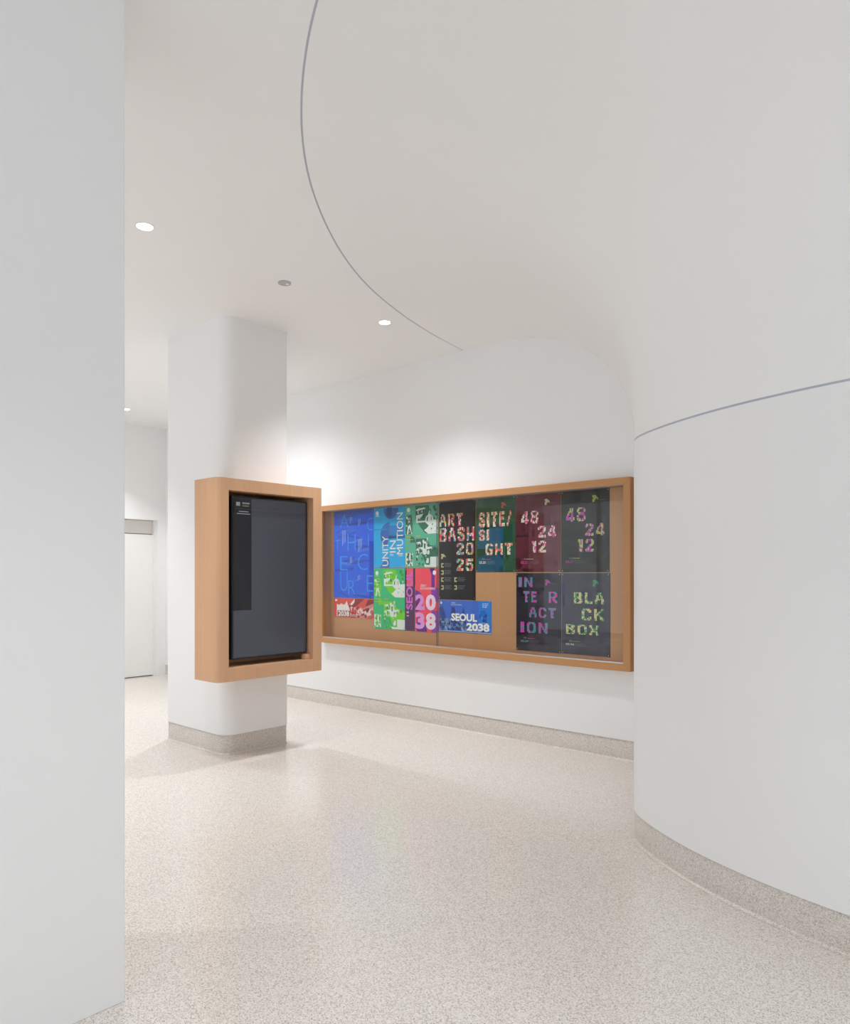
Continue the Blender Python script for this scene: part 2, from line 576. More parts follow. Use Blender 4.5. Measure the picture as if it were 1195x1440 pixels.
# ------------------------------------------------------------------ downlights
def ring_data(r0, r1, z0, z1, k=32):
    vs, fs = [], []
    for r, z in ((r0, z1), (r0, z0), (r1, z0), (r1, z1)):
        for i in range(k):
            t = 2 * math.pi * i / k
            vs.append((r * math.cos(t), r * math.sin(t), z))
    for a in range(4):
        b = (a + 1) % 4
        for i in range(k):
            j = (i + 1) % k
            fs.append([a * k + i, a * k + j, b * k + j, b * k + i])
    return vs, fs
def disc_data(r, z0, z1, k=32, c=(0, 0)):
    vs = [(c[0] + r * math.cos(2 * math.pi * i / k), c[1] + r * math.sin(2 * math.pi * i / k), z) for z in (z0, z1) for i in range(k)]
    fs = [list(range(k))[::-1], list(range(k, 2 * k))] + [[i, (i + 1) % k, k + (i + 1) % k, k + i] for i in range(k)]
    return vs, fs
TRIM = mesh_can = None
def downlight(c, label, power, cone=94, group=None, warm=(0.992, 0.994, 1.0), tilt=0, blend=0.6):
    e = empty('downlight', (c[0], c[1], CEIL))
    tag(e, label, 'light', group)
    v, f = ring_data(HOLE - 0.004, HOLE + 0.004, -0.0025, 0.004)
    mesh_obj('trim_ring', v, f, M_TRIMW, e)
    v, f = ring_data(HOLE - 0.006, HOLE + 0.0, 0.001, 0.060)
    mesh_obj('housing', v, f, M_TRIMW, e)
    v, f = disc_data(HOLE - 0.003, 0.012, 0.020)
    mesh_obj('lens', v, f, M_LED, e)
    ld = bpy.data.lights.new('downlight_beam', 'SPOT')
    ld.energy = power
    ld.color = warm
    ld.spot_size = math.radians(cone)
    ld.spot_blend = blend
    ld.shadow_soft_size = 0.04
    lo = bpy.data.objects.new('downlight_beam', ld)
    COL.objects.link(lo)
    lo.parent = e
    lo.location = (0, 0, -0.012)
    lo.rotation_euler = (math.radians(tilt), 0, 0)
    return e
downlight(LIGHTS[0], 'round lit ceiling downlight beside the left foreground wall edge', SPOT_W * 1.3, 98, blend=0.9)
downlight(LIGHTS[1], 'round lit ceiling downlight between the reveal line and the display wall', SPOT_W * 1.8, 112, tilt=1, blend=1.0)
downlight(LIGHTS[2], 'small far ceiling downlight half hidden by the foreground wall edge', SPOT_W)
for k, c in enumerate(HID):
    downlight(c, 'round ceiling downlight assumed outside the picture', SPOT_W * (1.75 if k == 0 else 1.3 if c[0] < -6 and c[1] > 0 else 0.9 if c[0] < -3 else 0.5 if k != 6 else 1.8), 150 if k == 0 else 94 if k != 6 else 108, blend=1.0 if k == 0 else 0.6 if k != 6 else 0.95, group='downlights out of view')

e = empty('ceiling_detector', (DETECT[0], DETECT[1], CEIL))
tag(e, 'small grey round unlit disc fitting flush in the ceiling', 'detector')
v, f = disc_data(0.043, -0.006, 0.0)
mesh_obj('cover_disc', v, f, M_GREY, e)
v, f = ring_data(0.038, 0.044, -0.007, 0.0)
mesh_obj('rim', v, f, M_GREY, e)
v, f = disc_data(0.012, -0.012, -0.004, 20, (0.012, 0.016))
mesh_obj('sensor', v, f, M_TRIMW, e)

# ------------------------------------------------------------------ wood-boxed screen on the pillar
BF, BB = -4.614, -4.916            # front and back of the box along s
B0, B1 = 2.886, 3.853              # along w
Z0, Z1 = 0.618, 2.100
O0, O1, OZ0, OZ1 = 2.983, 3.764, 0.716, 2.012
c0 = (BB, (B0 + B1) / 2, Z0)
tv = empty('screen_cabinet', c0)
tag(tv, 'light beech wood box framing a screen, fixed to the white pillar', 'cabinet')
def rel(ext):
    return (ext[0] - c0[0], ext[1] - c0[0], ext[2] - c0[1], ext[3] - c0[1], ext[4] - Z0, ext[5] - Z0)
RV = 0.045
# left upright: full height, front edge rounded
def upright(w0, w1, outer_low):
    v, f = None, None
    pts = [(BB, w0), (BF, w0), (BF, w1), (BB, w1)]
    rad = [0, RV if outer_low else 0.002, 0.002 if outer_low else 0.006, 0]
    poly = rounded_poly(pts, rad, 10)
    poly = [(p[0] - c0[0], p[1] - c0[1]) for p in poly]
    return extrude_poly(poly, 0, Z1 - Z0)
v, f = upright(B0, O0, True)
o = mesh_obj('side_panel', v, f, M_BEECH_Z, tv); smooth_angle(o, 30)
v, f = upright(O1, B1, False)
o = mesh_obj('side_panel', v, f, M_BEECH_Z, tv); smooth_angle(o, 30)
box('top_panel', rel((BB, BF - 0.0005, O0 - 0.001, O1 + 0.001, OZ1, Z1)), M_BEECH_Y, tv, 0.0015)
box('bottom_panel', rel((BB, BF - 0.0005, O0 - 0.001, O1 + 0.001, Z0, OZ0)), M_BEECH_Y, tv, 0.0015)
box('back_panel', rel((BB, BB + 0.018, O0 - 0.001, O1 + 0.001, OZ0 - 0.001, OZ1 + 0.001)), M_BEECH_Z, tv, 0.0)
box('gap_light_block', rel((BF - 0.085, BF - 0.03, O1 - 0.055, O1 - 0.001, OZ0 - 0.001, OZ0 + 0.04)), M_BEECH_Z, tv, 0.002)  # added block standing in for light seen through the gap

SP = -4.674
S0, S1, SZ0, SZ1 = 3.048, 3.747, 0.767, 1.983
sc0 = (SP, (S0 + S1) / 2, SZ0)
scr = empty('display_screen', sc0)
tag(scr, 'tall dark flat screen set inside the beech wood box', 'screen')
SWd, SHt = S1 - S0, SZ1 - SZ0
box('screen_body', (-0.055, -0.002, -SWd / 2, SWd / 2, 0, SHt), M_BLACK, scr, 0.003)
box('wall_bracket', (BB + 0.016 - SP, -0.05, -0.15, 0.15, 0.35, 0.85), M_BLACK, scr, 0.002)
M_SCR = plain('screen_grey', (58, 61, 70), 0.16, 0.0, 0.35, 0.5)
M_SCRD = plain('screen_dark', (18, 20, 26), 0.16, 0.0, 0.30, 0.5)
M_SCRL = plain('screen_light', (112, 114, 124), 0.2, 0.0, 0.6, 0.5)
M_SCRG = plain('screen_green', (82, 92, 66), 0.2, 0.0, 0.6, 0.5)
BZ = 0.012
def on_screen(name, a0, b0, a1, b1, mat, d, parent=scr):
    iw, ih = SWd - 2 * BZ, SHt - 2 * BZ
    y0, y1 = -iw / 2 + a0 * iw, -iw / 2 + a1 * iw
    z1, z0 = BZ + ih * (1 - b0), BZ + ih * (1 - b1)
    v, f = box_data(-0.003, d, y0, y1, z0, z1)
    return mesh_obj(name, v, f, mat, parent)
panel = on_screen('display_panel', 0, 0, 1, 1, M_SCR, 0.0)
on_screen('dark_column', 0.0, 0.0, 0.235, 0.705, M_SCRD, 0.0006)
on_screen('logo_square', 0.035, 0.028, 0.085, 0.052, M_SCRL, 0.0012)

def text_data(txt, bold=0.0, spacing=1.0):
    cu = bpy.data.curves.new('tmp_text', 'FONT')
    cu.body = txt
    cu.offset = bold
    cu.space_character = spacing
    cu.resolution_u = 3
    ob = bpy.data.objects.new('tmp_text', cu)
    COL.objects.link(ob)
    dg = bpy.context.evaluated_depsgraph_get()
    me = ob.evaluated_get(dg).to_mesh()
    vs = [v.co.copy() for v in me.vertices]
    fs = [list(p.vertices) for p in me.polygons]
    ob.evaluated_get(dg).to_mesh_clear()
    bpy.data.objects.remove(ob)
    bpy.data.curves.remove(cu)
    x0, x1 = min(v.x for v in vs), max(v.x for v in vs)
    y0, y1 = min(v.y for v in vs), max(v.y for v in vs)
    return [((v.x - x0) / (x1 - x0), (v.y - y0) / (y1 - y0)) for v in vs], fs

def screen_line(a0, b0, a1, b1, mat):
    # a row of tiny dashes standing for print too small to read
    rnd = random.Random(int(b0 * 9999))
    iw, ih = SWd - 2 * BZ, SHt - 2 * BZ
    parts, a = [], a0
    while a < a1:
        w_ = rnd.uniform(0.006, 0.014)
        y0, y1 = -iw / 2 + a * iw, -iw / 2 + min(a1, a + w_) * iw
        parts.append(box_data(0, 0.0012, y0, y1, BZ + ih * (1 - b1), BZ + ih * (1 - b0)))
        a += w_ + 0.003
    v, f = merge(*parts)
    mesh_obj('caption_line', v, f, mat, scr)['kind'] = 'stuff'
screen_line(0.115, 0.028, 0.21, 0.038, M_SCRL)
screen_line(0.115, 0.045, 0.20, 0.055, M_SCRG)
screen_line(0.07, 0.083, 0.195, 0.089, M_SCRL)
screen_line(0.045, 0.097, 0.215, 0.103, M_SCRL)
on_screen('rule_line', 0.03, 0.0695, 0.97, 0.0708, plain('screen_rule', (72, 75, 84), 0.2, 0, 0.4), 0.0012)

# ------------------------------------------------------------------ display case on the wall
CS1, CS0 = -2.493, -6.056          # right end, left end along s
CZ0, CZ1 = 0.678, 2.122
CF = WALL_W - 0.075                # front of the frame
FT = 0.056
BKW = WALL_W + 0.050               # face of the backing
cc = (CS1, WALL_W, CZ0)
case = empty('display_case', cc)
tag(case, 'long shallow oak framed display case with sliding glass on the wall', 'display case')
def crel(ext):
    return (ext[0] - cc[0], ext[1] - cc[0], ext[2] - cc[1], ext[3] - cc[1], ext[4] - CZ0, ext[5] - CZ0)
def miter_rail(top):
    z0, z1 = (CZ1 - FT, CZ1) if top else (CZ0, CZ0 + FT)
    out, inn = (z1, z0) if top else (z0, z1)
    v = []
    for y in (CF - WALL_W, BKW + 0.02 - WALL_W):
        v += [(CS0 - cc[0], y, out - CZ0), (0, y, out - CZ0), (-FT, y, inn - CZ0), (CS0 + FT - cc[0], y, inn - CZ0)]
    return v, [[0, 1, 2, 3], [7, 6, 5, 4], [0, 4, 5, 1], [1, 5, 6, 2], [2, 6, 7, 3], [3, 7, 4, 0]]
def miter_stile(right):
    out, inn = (0, -FT) if right else (CS0 - cc[0], CS0 + FT - cc[0])
    v = []
    for y in (CF - WALL_W, BKW + 0.02 - WALL_W):
        v += [(out, y, 0), (out, y, CZ1 - CZ0), (inn, y, CZ1 - CZ0 - FT), (inn, y, FT)]
    return v, [[0, 1, 2, 3], [7, 6, 5, 4], [0, 4, 5, 1], [1, 5, 6, 2], [2, 6, 7, 3], [3, 7, 4, 0]]
def fixed(name, data, mat, bevel=0.003):
    o = mesh_obj(name, data[0], data[1], mat, case)
    bm = bmesh.new(); bm.from_mesh(o.data)
    bmesh.ops.recalc_face_normals(bm, faces=bm.faces)
    bmesh.ops.bevel(bm, geom=list(bm.edges), offset=bevel, segments=2, profile=0.5, affect='EDGES')
    bm.to_mesh(o.data); bm.free()
    return o
fixed('frame_rail', miter_rail(True), M_OAK_X)
fixed('frame_rail', miter_rail(False), M_OAK_X)
fixed('frame_stile', miter_stile(True), M_OAK_Z)
fixed('frame_stile', miter_stile(False), M_OAK_Z)
box('back_panel', crel((CS0 + FT - 0.004, CS1 - FT + 0.004, BKW, BKW + 0.016, CZ0 + FT - 0.004, CZ1 - FT + 0.004)), M_INNER, case, 0.0)
GS = -4.397
g1 = box('glass_pane', crel((CS0 + FT, GS + 0.003, CF + 0.022, CF + 0.027, CZ0 + FT + 0.006, CZ1 - FT - 0.002)), M_GLASS, case, 0.0)
g2 = box('glass_pane', crel((GS - 0.003, CS1 - FT, CF + 0.012, CF + 0.017, CZ0 + FT + 0.006, CZ1 - FT - 0.002)), M_GLASS, case, 0.0)
M_EDGE = plain('glass_edge', (96, 112, 110), 0.2, 0.0)
box('glass_edge', crel((GS + 0.0025, GS + 0.0055, CF + 0.021, CF + 0.028, CZ0 + FT + 0.006, CZ1 - FT - 0.002)), M_EDGE, case, 0.0)
box('glass_edge', crel((GS - 0.0055, GS - 0.0025, CF + 0.011, CF + 0.018, CZ0 + FT + 0.006, CZ1 - FT - 0.002)), M_EDGE, case, 0.0)
box('bottom_track', crel((CS0 + FT, CS1 - FT, CF + 0.006, CF + 0.034, CZ0 + FT - 0.001, CZ0 + FT + 0.009)), M_ALU, case, 0.001)
box('top_track', crel((CS0 + FT, CS1 - FT, CF + 0.008, CF + 0.034, CZ1 - FT - 0.006, CZ1 - FT + 0.001)), M_DGREY, case, 0.001)

# ------------------------------------------------------------------ posters
PPL = BKW - 0.0015                 # poster plane
def pix_to_poster(px, py):
    t = (px - 597.5) / FPX
    # room-frame w of the sight line per unit depth, and s likewise
    s1, w1 = ROOM(t, 1.0)
    D = PPL / w1
    return D * s1, EYE - (py - 807.5) / FPX * D

GLY = {
 'A': ["..###..", "..###..", ".##.##.", ".##.##.", ".##.##.", "#######", "##...##", "##...##", "##...##"],
 'R': ["######.", "##..###", "##...##", "##..###", "######.", "##.##..", "##.###.", "##..###", "##...##"],
 'T': ["#######", "#######", "..###..", "..##...", "..###..", "..###..", "..##...", "..###..", "..###.."],
 'B': ["######.", "##..###", "##..###", "######.", "######.", "##..###", "##...##", "##..###", "######."],
 'S': [".#####.", "###.###", "##...##", "####...", ".#####.", "...####", "##...##", "###.###", ".#####."],
 'H': ["##...##", "##...##", "##...##", "##...##", "#######", "#######", "##...##", "##...##", "##...##"],
 '0': [".#####.", "###.###", "##...##", "##...##", "##...##", "##...##", "##...##", "###.###", ".#####."],
 '2': [".#####.", "###.###", "##...##", "....###", "...###.", "..###..", ".###...", "#######", "#######"],
 '5': ["#######", "#######", "##.....", "######.", "###.###", ".....##", "##...##", "###.###", ".#####."],
 'I': ["###"] * 9,
 'E': ["######", "######", "##....", "#####.", "#####.", "##....", "##....", "######", "######"],
 '/': ["...##", "...##", "...##", "..##.", "..##.", ".##..", ".##..", "##...", "##..."],
 'G': [".#####.", "###.###", "##.....", "##.....", "##.####", "##..###", "##...##", "###.###", ".#####."],
 '4': ["...###.", "...###.", "..####.", ".##.##.", ".##.##.", "##..##.", "#######", "#######", "....##."],
 '8': [".#####.", "##...##", "##...##", ".#####.", ".#####.", "##...##", "##...##", "###.###", ".#####."],
 '1': ["####", "####", ".###", ".###", ".###", ".###", ".###", ".###", ".###"],
 'N': ["##...##", "###..##", "###..##", "####.##", "##.#.##", "##.####", "##..###", "##..###", "##...##"],
 'C': [".#####.", "###.###", "##...##", "##.....", "##.....", "##.....", "##...##", "###.###", ".#####."],
 'L': ["##...."] * 7 + ["######"] * 2,
 'K': ["##...##", "##..##.", "##.##..", "####...", "####...", "##.##..", "##..##.", "##..###", "##...##"],
 'X': ["##...##", "##...##", ".##.##.", ".#####.", "..###..", ".#####.", ".##.##.", "##...##", "##...##"],
}
GLY['O'] = GLY['0']

class Poster:
    def __init__(self, label, xl, xr, tl, tr, bl, br, base, group=None):
        s0, zt0 = pix_to_poster(xl, tl); s1, zt1 = pix_to_poster(xr, tr)
        _, zb0 = pix_to_poster(xl, bl); _, zb1 = pix_to_poster(xr, br)
        self.w, self.zt, self.zb = s1 - s0, (zt0 + zt1) / 2, (zb0 + zb1) / 2
        self.h = self.zt - self.zb
        self.px = (xl, xr, tl, tr, bl, br)
        self.root = empty('poster', (s0, PPL, self.zb))
        tag(self.root, label, 'poster', group)
        self.layers = {}
        v, f = box_data(0, self.w, -0.0008, 0.0012, 0, self.h)
        mesh_obj('paper_sheet', v, f, ink(base), self.root)
        self.d = {}
        self.order = 0
    def _add(self, part, pts2, faces, color, lay):
        if part == 'lettering': part = 'lettering#%d' % self.order
        d = self.d.setdefault(part, {'v': [], 'f': [], 'm': [], 'mi': []})
        if color not in d['m']:
            d['m'].append(color)
        k = d['m'].index(color)
        y = -0.0008 - 0.0005 * lay
        b = len(d['v'])
        d['v'] += [(a * self.w, y, (1 - c) * self.h) for a, c in pts2]
        for q in faces:
            d['f'].append([i + b for i in q]); d['mi'].append(k)
    def ab(self, px, py):
        xl, xr, tl, tr, bl, br = self.px
        s, z = pix_to_poster(px, py)
        s0, _ = pix_to_poster(xl, tl)
        return (s - s0) / self.w, (self.zt - z) / self.h
    def rect(self, a0, b0, a1, b1, color, lay=1, part='artwork'):
        self._add(part, [(a0, b0), (a0, b1), (a1, b1), (a1, b0)], [[0, 1, 2, 3]], color, lay)
    def poly(self, pts, color, lay=1, part='artwork'):
        tris = tessellate_polygon([[Vector((p[0], p[1], 0)) for p in pts]])
        fs = []
        for t in tris:
            p, q, r = [pts[i] for i in t]
            cr = (q[0] - p[0]) * (r[1] - p[1]) - (q[1] - p[1]) * (r[0] - p[0])
            fs.append(list(t) if cr < 0 else list(t)[::-1])
        self._add(part, pts, fs, color, lay)
    def disc(self, a, b, r, color, lay=1, part='artwork', k=24, a0=0.0, a1=360.0):
        asp = self.w / self.h
        full = abs(a1 - a0) >= 360
        pts = [] if full else [(a, b)]
        m = k if full else k + 1
        for i in range(m):
            t = math.radians(a0 + (a1 - a0) * i / k)
            pts.append((min(1, max(0, a + r * math.cos(t))), min(1, max(0, b - r * asp * math.sin(t)))))
        self._add(part, pts, [list(range(len(pts)))], color, lay)
    def text(self, txt, a0, b0, a1, b1, color, lay=3, bold=0.03, turn=False, part='lettering', spacing=1.0):
        self.order += 1
        vs, fs = text_data(txt, bold, spacing)
        if turn:      # reads from bottom to top
            pts = [(a1 - y * (a1 - a0), b1 - x * (b1 - b0)) for x, y in vs]
            pts = [(a0 + (1 - y) * (a1 - a0), b1 - x * (b1 - b0)) for x, y in vs]
        else:
            pts = [(a0 + x * (a1 - a0), b1 - y * (b1 - b0)) for x, y in vs]
        self._add(part, pts, fs, color, lay)
    def mosaic(self, word, box_px, colors, seed=1, lay=3, fill=0.94):
        self.order += 1
        x0, y0, x1, y1 = box_px
        a0, b0 = self.ab(x0, y0); a1, b1 = self.ab(x1, y1)
        b0, b1 = b0 + 0.05 * (b1 - b0), b1 - 0.06 * (b1 - b0)
        rnd = random.Random(seed)
        cols = []
        for ch in word:
            if ch == ' ':
                cols += [None] * 5; continue
            g = GLY[ch]
            for c in range(len(g[0])):
                cols.append([g[r][c] == '#' for r in range(9)])
            cols += [None, None]
        while cols and cols[-1] is None: cols.pop()
        cw, chh = (a1 - a0) / len(cols), (b1 - b0) / 9
        last = None
        for i, c in enumerate(cols):
            if c is None: continue
            for r in range(9):
                if c[r]:
                    if last is None or rnd.random() < 0.62:
                        last = rnd.choice(colors)
                    x, y = a0 + i * cw, b0 + r * chh
                    self.rect(x, y, x + cw * fill, y + chh * fill, last, lay, 'lettering')
    def emblem(self, x, y, sz, color):
        # small stepped pixel emblem
        g = ["###..", "####.", ".####", "###.#", "##...", "##..."]
        a0, b0 = self.ab(x, y); a1, b1 = self.ab(x + sz, y + sz * 1.15)
        cw, ch = (a1 - a0) / 5, (b1 - b0) / 6
        for r, row in enumerate(g):
            for c, t in enumerate(row):
                if t == '#': self.rect(a0 + c * cw, b0 + r * ch, a0 + (c + .96) * cw, b0 + (r + .96) * ch, color, 3, 'emblem')
    def fine(self, a0, b0, a1, b1, color, rows=3, lay=3, seed=0):
        # rows of print too small to read
        rnd = random.Random(seed + int(a0 * 1000) + int(b0 * 777))
        hh = (b1 - b0) / rows
        for r in range(rows):
            a = a0
            end = a1 - rnd.random() * 0.25 * (a1 - a0)
            while a < end:
                w_ = rnd.uniform(0.015, 0.045)
                self.rect(a, b0 + r * hh, min(end, a + w_), b0 + r * hh + hh * 0.55, color, lay, 'small_print')
                a += w_ + 0.012
    def grid(self, color, cells, nx, ny, seed, lay=1):
        rnd = random.Random(seed)
        for _ in range(cells):
            x, y = rnd.randrange(nx), rnd.randrange(ny)
            w_, h_ = rnd.randint(1, 4), rnd.randint(1, 3)
            self.rect(x / nx, y / ny, min(1, (x + w_) / nx), min(1, (y + h_) / ny), color, lay)
    def shards(self, a0, b0, a1, b1, colors, n, seed, lay=3, size=0.05):
        # broken halftone patches of a printed photograph
        rnd = random.Random(seed)
        for _ in range(n):
            a, b = rnd.uniform(a0, a1), rnd.uniform(b0, b1)
            w_, h_ = rnd.uniform(.25, 1) * size, rnd.uniform(.2, .8) * size * self.w / self.h * 1.6
            k = rnd.choice((3, 4, 5))
            t0 = rnd.random() * 6.28
            pts = [(min(a1, max(a0, a + w_ * math.cos(t0 + 6.283 * i / k))), min(b1, max(b0, b + h_ * math.sin(t0 + 6.283 * i / k)))) for i in range(k)]
            self._add('artwork', pts, [list(range(k))], rnd.choice(colors), lay)
    def pins(self, c=None):
        for a, b in ((0.03, 0.018), (0.97, 0.018), (0.03, 0.982), (0.97, 0.982)):
            v, f = disc_data(0.0034, 0, 0.005, 10)
            v = [(p[0], -p[2] - 0.0008, p[1]) for p in v]
            mesh_obj('pushpin', v, f, M_PIN, self.root, loc=(a * self.w, 0, (1 - b) * self.h))
    def done(self):
        for part, d in self.d.items():
            o = mesh_obj(part.split('#')[0], d['v'], d['f'], None, self.root, mats=[ink(c) for c in d['m']], mi=d['mi'])
            o['kind'] = 'stuff'
        self.pins()

# 1 blue poster with thin outlined letters
p = Poster('tall deep blue poster with thin light blue outlined letters, leftmost in the case', 469.5, 525.4, 719.8, 715.6, 840.7, 841.5, (54, 102, 232))
rnd = random.Random(4)
for k in range(26):
    b = rnd.random(); a = rnd.random() * 0.6; w_ = rnd.uniform(.2, .5); h_ = rnd.uniform(.008, .03)
    c = rnd.choice([(48, 84, 200), (64, 116, 226), (70, 128, 230), (60, 84, 186), (86, 118, 224)])
    sk = rnd.uniform(-.05, .05)
    p.poly([(a, b), (min(1, a + w_), min(.99, max(0, b + sk))), (min(1, a + w_), min(1, max(0.02, b + sk + h_))), (a, min(1, b + h_))], c, 1)
p.rect(0.90, 0.36, 1.0, 1.0, (28, 74, 200), 2)
p.rect(0.0, 0.0, 1.0, 0.05, (70, 96, 190), 2)
LB = (70, 160, 250)
p.text('A', .17, .04, .38, .19, LB, 3, -0.022)
p.text('C', .84, .10, .99, .24, LB, 3, -0.022)
p.text('H', .36, .27, .56, .46, LB, 3, -0.022)
p.rect(.87, .28, .885, .42, LB, 3, 'lettering')
p.text('T', .03, .33, .17, .45, LB, 3, -0.022)
p.text('E', .17, .52, .36, .68, LB, 3, -0.022)
p.text('C', .62, .50, .86, .68, LB, 3, -0.022)
p.text('U', .17, .70, .36, .92, LB, 3, -0.022)
p.text('R', .38, .80, .55, .96, LB, 3, -0.022)
p.text('E', .84, .74, .99, .92, LB, 3, -0.022)
for a, b0, b1 in ((.42, .07, .14), (.63, .10, .18), (.63, .33, .47), (.42, .53, .62), (.22, .22, .40), (.62, .74, .80)):
    for q in range(2 if b1 - b0 < .12 else 3):
        p.rect(a + q * .035, b0, a + q * .035 + .014, b1 - q * .02, (150, 180, 240), 3, 'small_print')
p.done()

# 2 red landscape poster
p = Poster('small red landscape poster reading SEOUL 2038 below the deep blue poster', 469.5, 525.4, 841.5, 842.2, 866.8, 871.6, (226, 88, 84))
DR, PK = (150, 52, 56), (244, 214, 208)
p.poly([(.55, .0), (.78, .0), (.62, .30), (.38, .62), (.30, .60)], DR, 1)
p.poly([(.62, .62), (1, .18), (1, .62), (.82, 1), (.55, 1)], (214, 140, 136), 1)
p.poly([(.86, .05), (1, .0), (1, .22), (.80, .38)], DR, 1)
p.poly([(.08, .95), (.08, .30), (.14, .35), (.20, .26), (.25, .34), (.30, .28), (.34, .12), (.37, .36), (.41, .5), (.41, .95)], (246, 230, 226), 2)
p.poly([(.48, .15), (.54, .0), (.53, .2), (.46, .36), (.42, .3)], (246, 230, 226), 2)
for q in range(3):
    p.poly([(.56 + q * .13, .86), (.62 + q * .13, .56), (.70 + q * .13, .46), (.64 + q * .13, .66), (.70 + q * .13, .80)], PK if q % 2 == 0 else DR, 2)
p.shards(.42, .40, .98, .96, [DR, PK, (196, 96, 94)], 30, 31, 3, .05)
p.rect(.10, .64, .42, .94, (150, 52, 56), 4)
p.text('SEOUL', .09, .36, .41, .60, (250, 246, 244), 5, 0.03)
p.text('2038', .12, .66, .40, .92, (252, 250, 248), 5, 0.03)
p.fine(.42, .80, .66, .94, (240, 214, 210), 2, 5)
p.rect(.04, .06, .09, .15, (250, 240, 238), 5)
p.done()

# 3 cyan poster
p = Poster('bright cyan blue poster with sideways lettering UNITY IN MUTION', 525.6, 569.3, 715.4, 711.6, 798.6, 798.4, (46, 174, 236))
DB = (66, 110, 186)
p.rect(.43, 0, .60, .16, DB, 1)
p.disc(.56, .02, .24, DB, 1, a0=180, a1=360)
p.disc(.52, .46, .30, DB, 1, a0=90, a1=250)
p.rect(.50, .30, .98, .52, (54, 132, 204), 2)
p.rect(.50, .47, 1.0, .52, (34, 96, 178), 2)
p.rect(0, .35, .45, .37, (44, 150, 208), 2)
p.poly([(.2, 1), (.36, .86), (.52, .86), (.52, 1)], (66, 120, 196), 1)
CRM = (238, 236, 226)
p.text('UNITY', .29, .47, .48, .97, CRM, 4, 0.006, True)
p.text('IN', .53, .55, .72, .75, CRM, 4, 0.0, True)
p.text('MUTION', .75, .10, .95, .78, CRM, 4, 0.0, True)
p.fine(.54, .77, .66, .81, (220, 230, 235), 2, 4)
p.fine(.80, .79, .95, .82, (220, 230, 235), 2, 4)
p.disc(.12, .085, .05, (226, 240, 244), 4, 'emblem')
p.rect(.06, .125, .19, .14, (190, 220, 236), 4, 'small_print')
p.done()

def photo_poster(label, geo, base, tone, white, yel, band, dark):
    p = Poster(label, *geo, base)
    # upper picture
    p.poly([(.32, .02), (.72, .02), (.78, .20), (.70, .36), (.92, .48), (.62, .46), (.46, .36), (.32, .22)], tone, 1)
    p.poly([(.34, .07), (.62, .05), (.62, .075), (.34, .10)], white, 2)
    p.poly([(.34, .17), (.56, .15), (.50, .20), (.40, .22), (.38, .26), (.62, .26), (.62, .285), (.34, .29)], white, 2)
    p.poly([(.60, .28), (.63, .20), (.70, .17), (.74, .10), (.77, .17), (.82, .19), (.85, .26), (1.0, .25), (1.0, .47), (.70, .47), (.58, .41), (.66, .38), (.72, .34), (.64, .30)], white, 2)
    p.poly([(.66, .22), (.70, .19), (.69, .27), (.66, .27)], dark, 3)
    p.poly([(.78, .20), (.80, .20), (.80, .26), (.78, .26)], dark, 3)
    # narrow upper-left picture
    p.poly([(.02, .17), (.20, .15), (.24, .32), (.22, .46), (.02, .46)], tone, 1)
    p.poly([(.10, .22), (.16, .20), (.15, .27), (.10, .28)], white, 2)
    p.poly([(.06, .46), (.09, .33), (.16, .32), (.22, .46), (.17, .46), (.14, .40), (.11, .46)], white, 2)
    # dates
    p.fine(.05, .495, .22, .525, yel, 1, 3)
    p.fine(.34, .49, .50, .525, yel, 1, 3)
    p.rect(.05, .545, .26, .553, yel, 3, 'small_print')
    # lower picture
    p.poly([(.33, .54), (.66, .54), (.74, .64), (.86, .68), (1, .70), (1, .80), (.84, .88), (.66, .98), (.50, .78), (.33, .80)], tone, 1)
    p.poly([(.35, .60), (.46, .585), (.48, .62), (.38, .635)], white, 2)
    p.rect(.66, .53, .69, .68, white, 2)
    p.poly([(.36, .70), (.46, .67), (.54, .68), (.55, .61), (.60, .59), (.65, .61), (.66, .68), (.78, .67), (.88, .68), (.76, .71), (.67, .71), (.66, .78), (.60, .80), (.54, .78), (.52, .71), (.40, .73)], white, 2)
    p.poly([(.575, .62), (.625, .62), (.62, .70), (.58, .70)], dark, 3)
    p.rect(.34, .76, .52, .775, white, 2)
    p.rect(.64, .85, .72, .93, white, 2)
    p.rect(.76, .83, 1.0, .97, white, 2)
    p.poly([(.58, .95), (.74, .96), (1, .975), (1, .99), (.6, .99)], white, 3)
    # narrow lower-left picture
    p.rect(.02, .76, .24, .97, white, 1)
    p.poly([(.07, .77), (.14, .76), (.12, .84), (.17, .90), (.10, .96), (.05, .90), (.10, .84)], tone, 2)
    p.poly([(.18, .78), (.23, .80), (.22, .92), (.19, .90)], dark, 2)
    p.disc(.11, .075, .05, (232, 244, 238), 4, 'emblem')
    p.rect(.05, .118, .18, .132, band, 4, 'small_print')
    p.disc(.16, .60, .16, tone, 1, a0=0, a1=90)
    p.shards(.33, .03, .98, .24, [tone, dark, white], 26, 5, 3, .045)
    p.shards(.60, .27, .98, .46, [tone, band], 10, 6, 3, .03)
    p.shards(.02, .17, .24, .46, [tone, dark, white], 18, 7, 3, .04)
    p.shards(.34, .56, .92, .80, [tone, dark, white], 30, 8, 3, .045)
    p.shards(.34, .80, .75, .97, [tone, dark, white], 16, 9, 3, .05)
    p.shards(.02, .76, .24, .97, [tone, dark, white], 16, 10, 3, .05)
    p.done()
photo_poster('pale sea green photo poster of cut-out figures, above the pink poster', (569.6, 616.6, 711.4, 707.0, 798.4, 798.2), (98, 182, 152), (58, 116, 92), (226, 234, 230), (190, 186, 82), (150, 200, 176), (48, 92, 76))
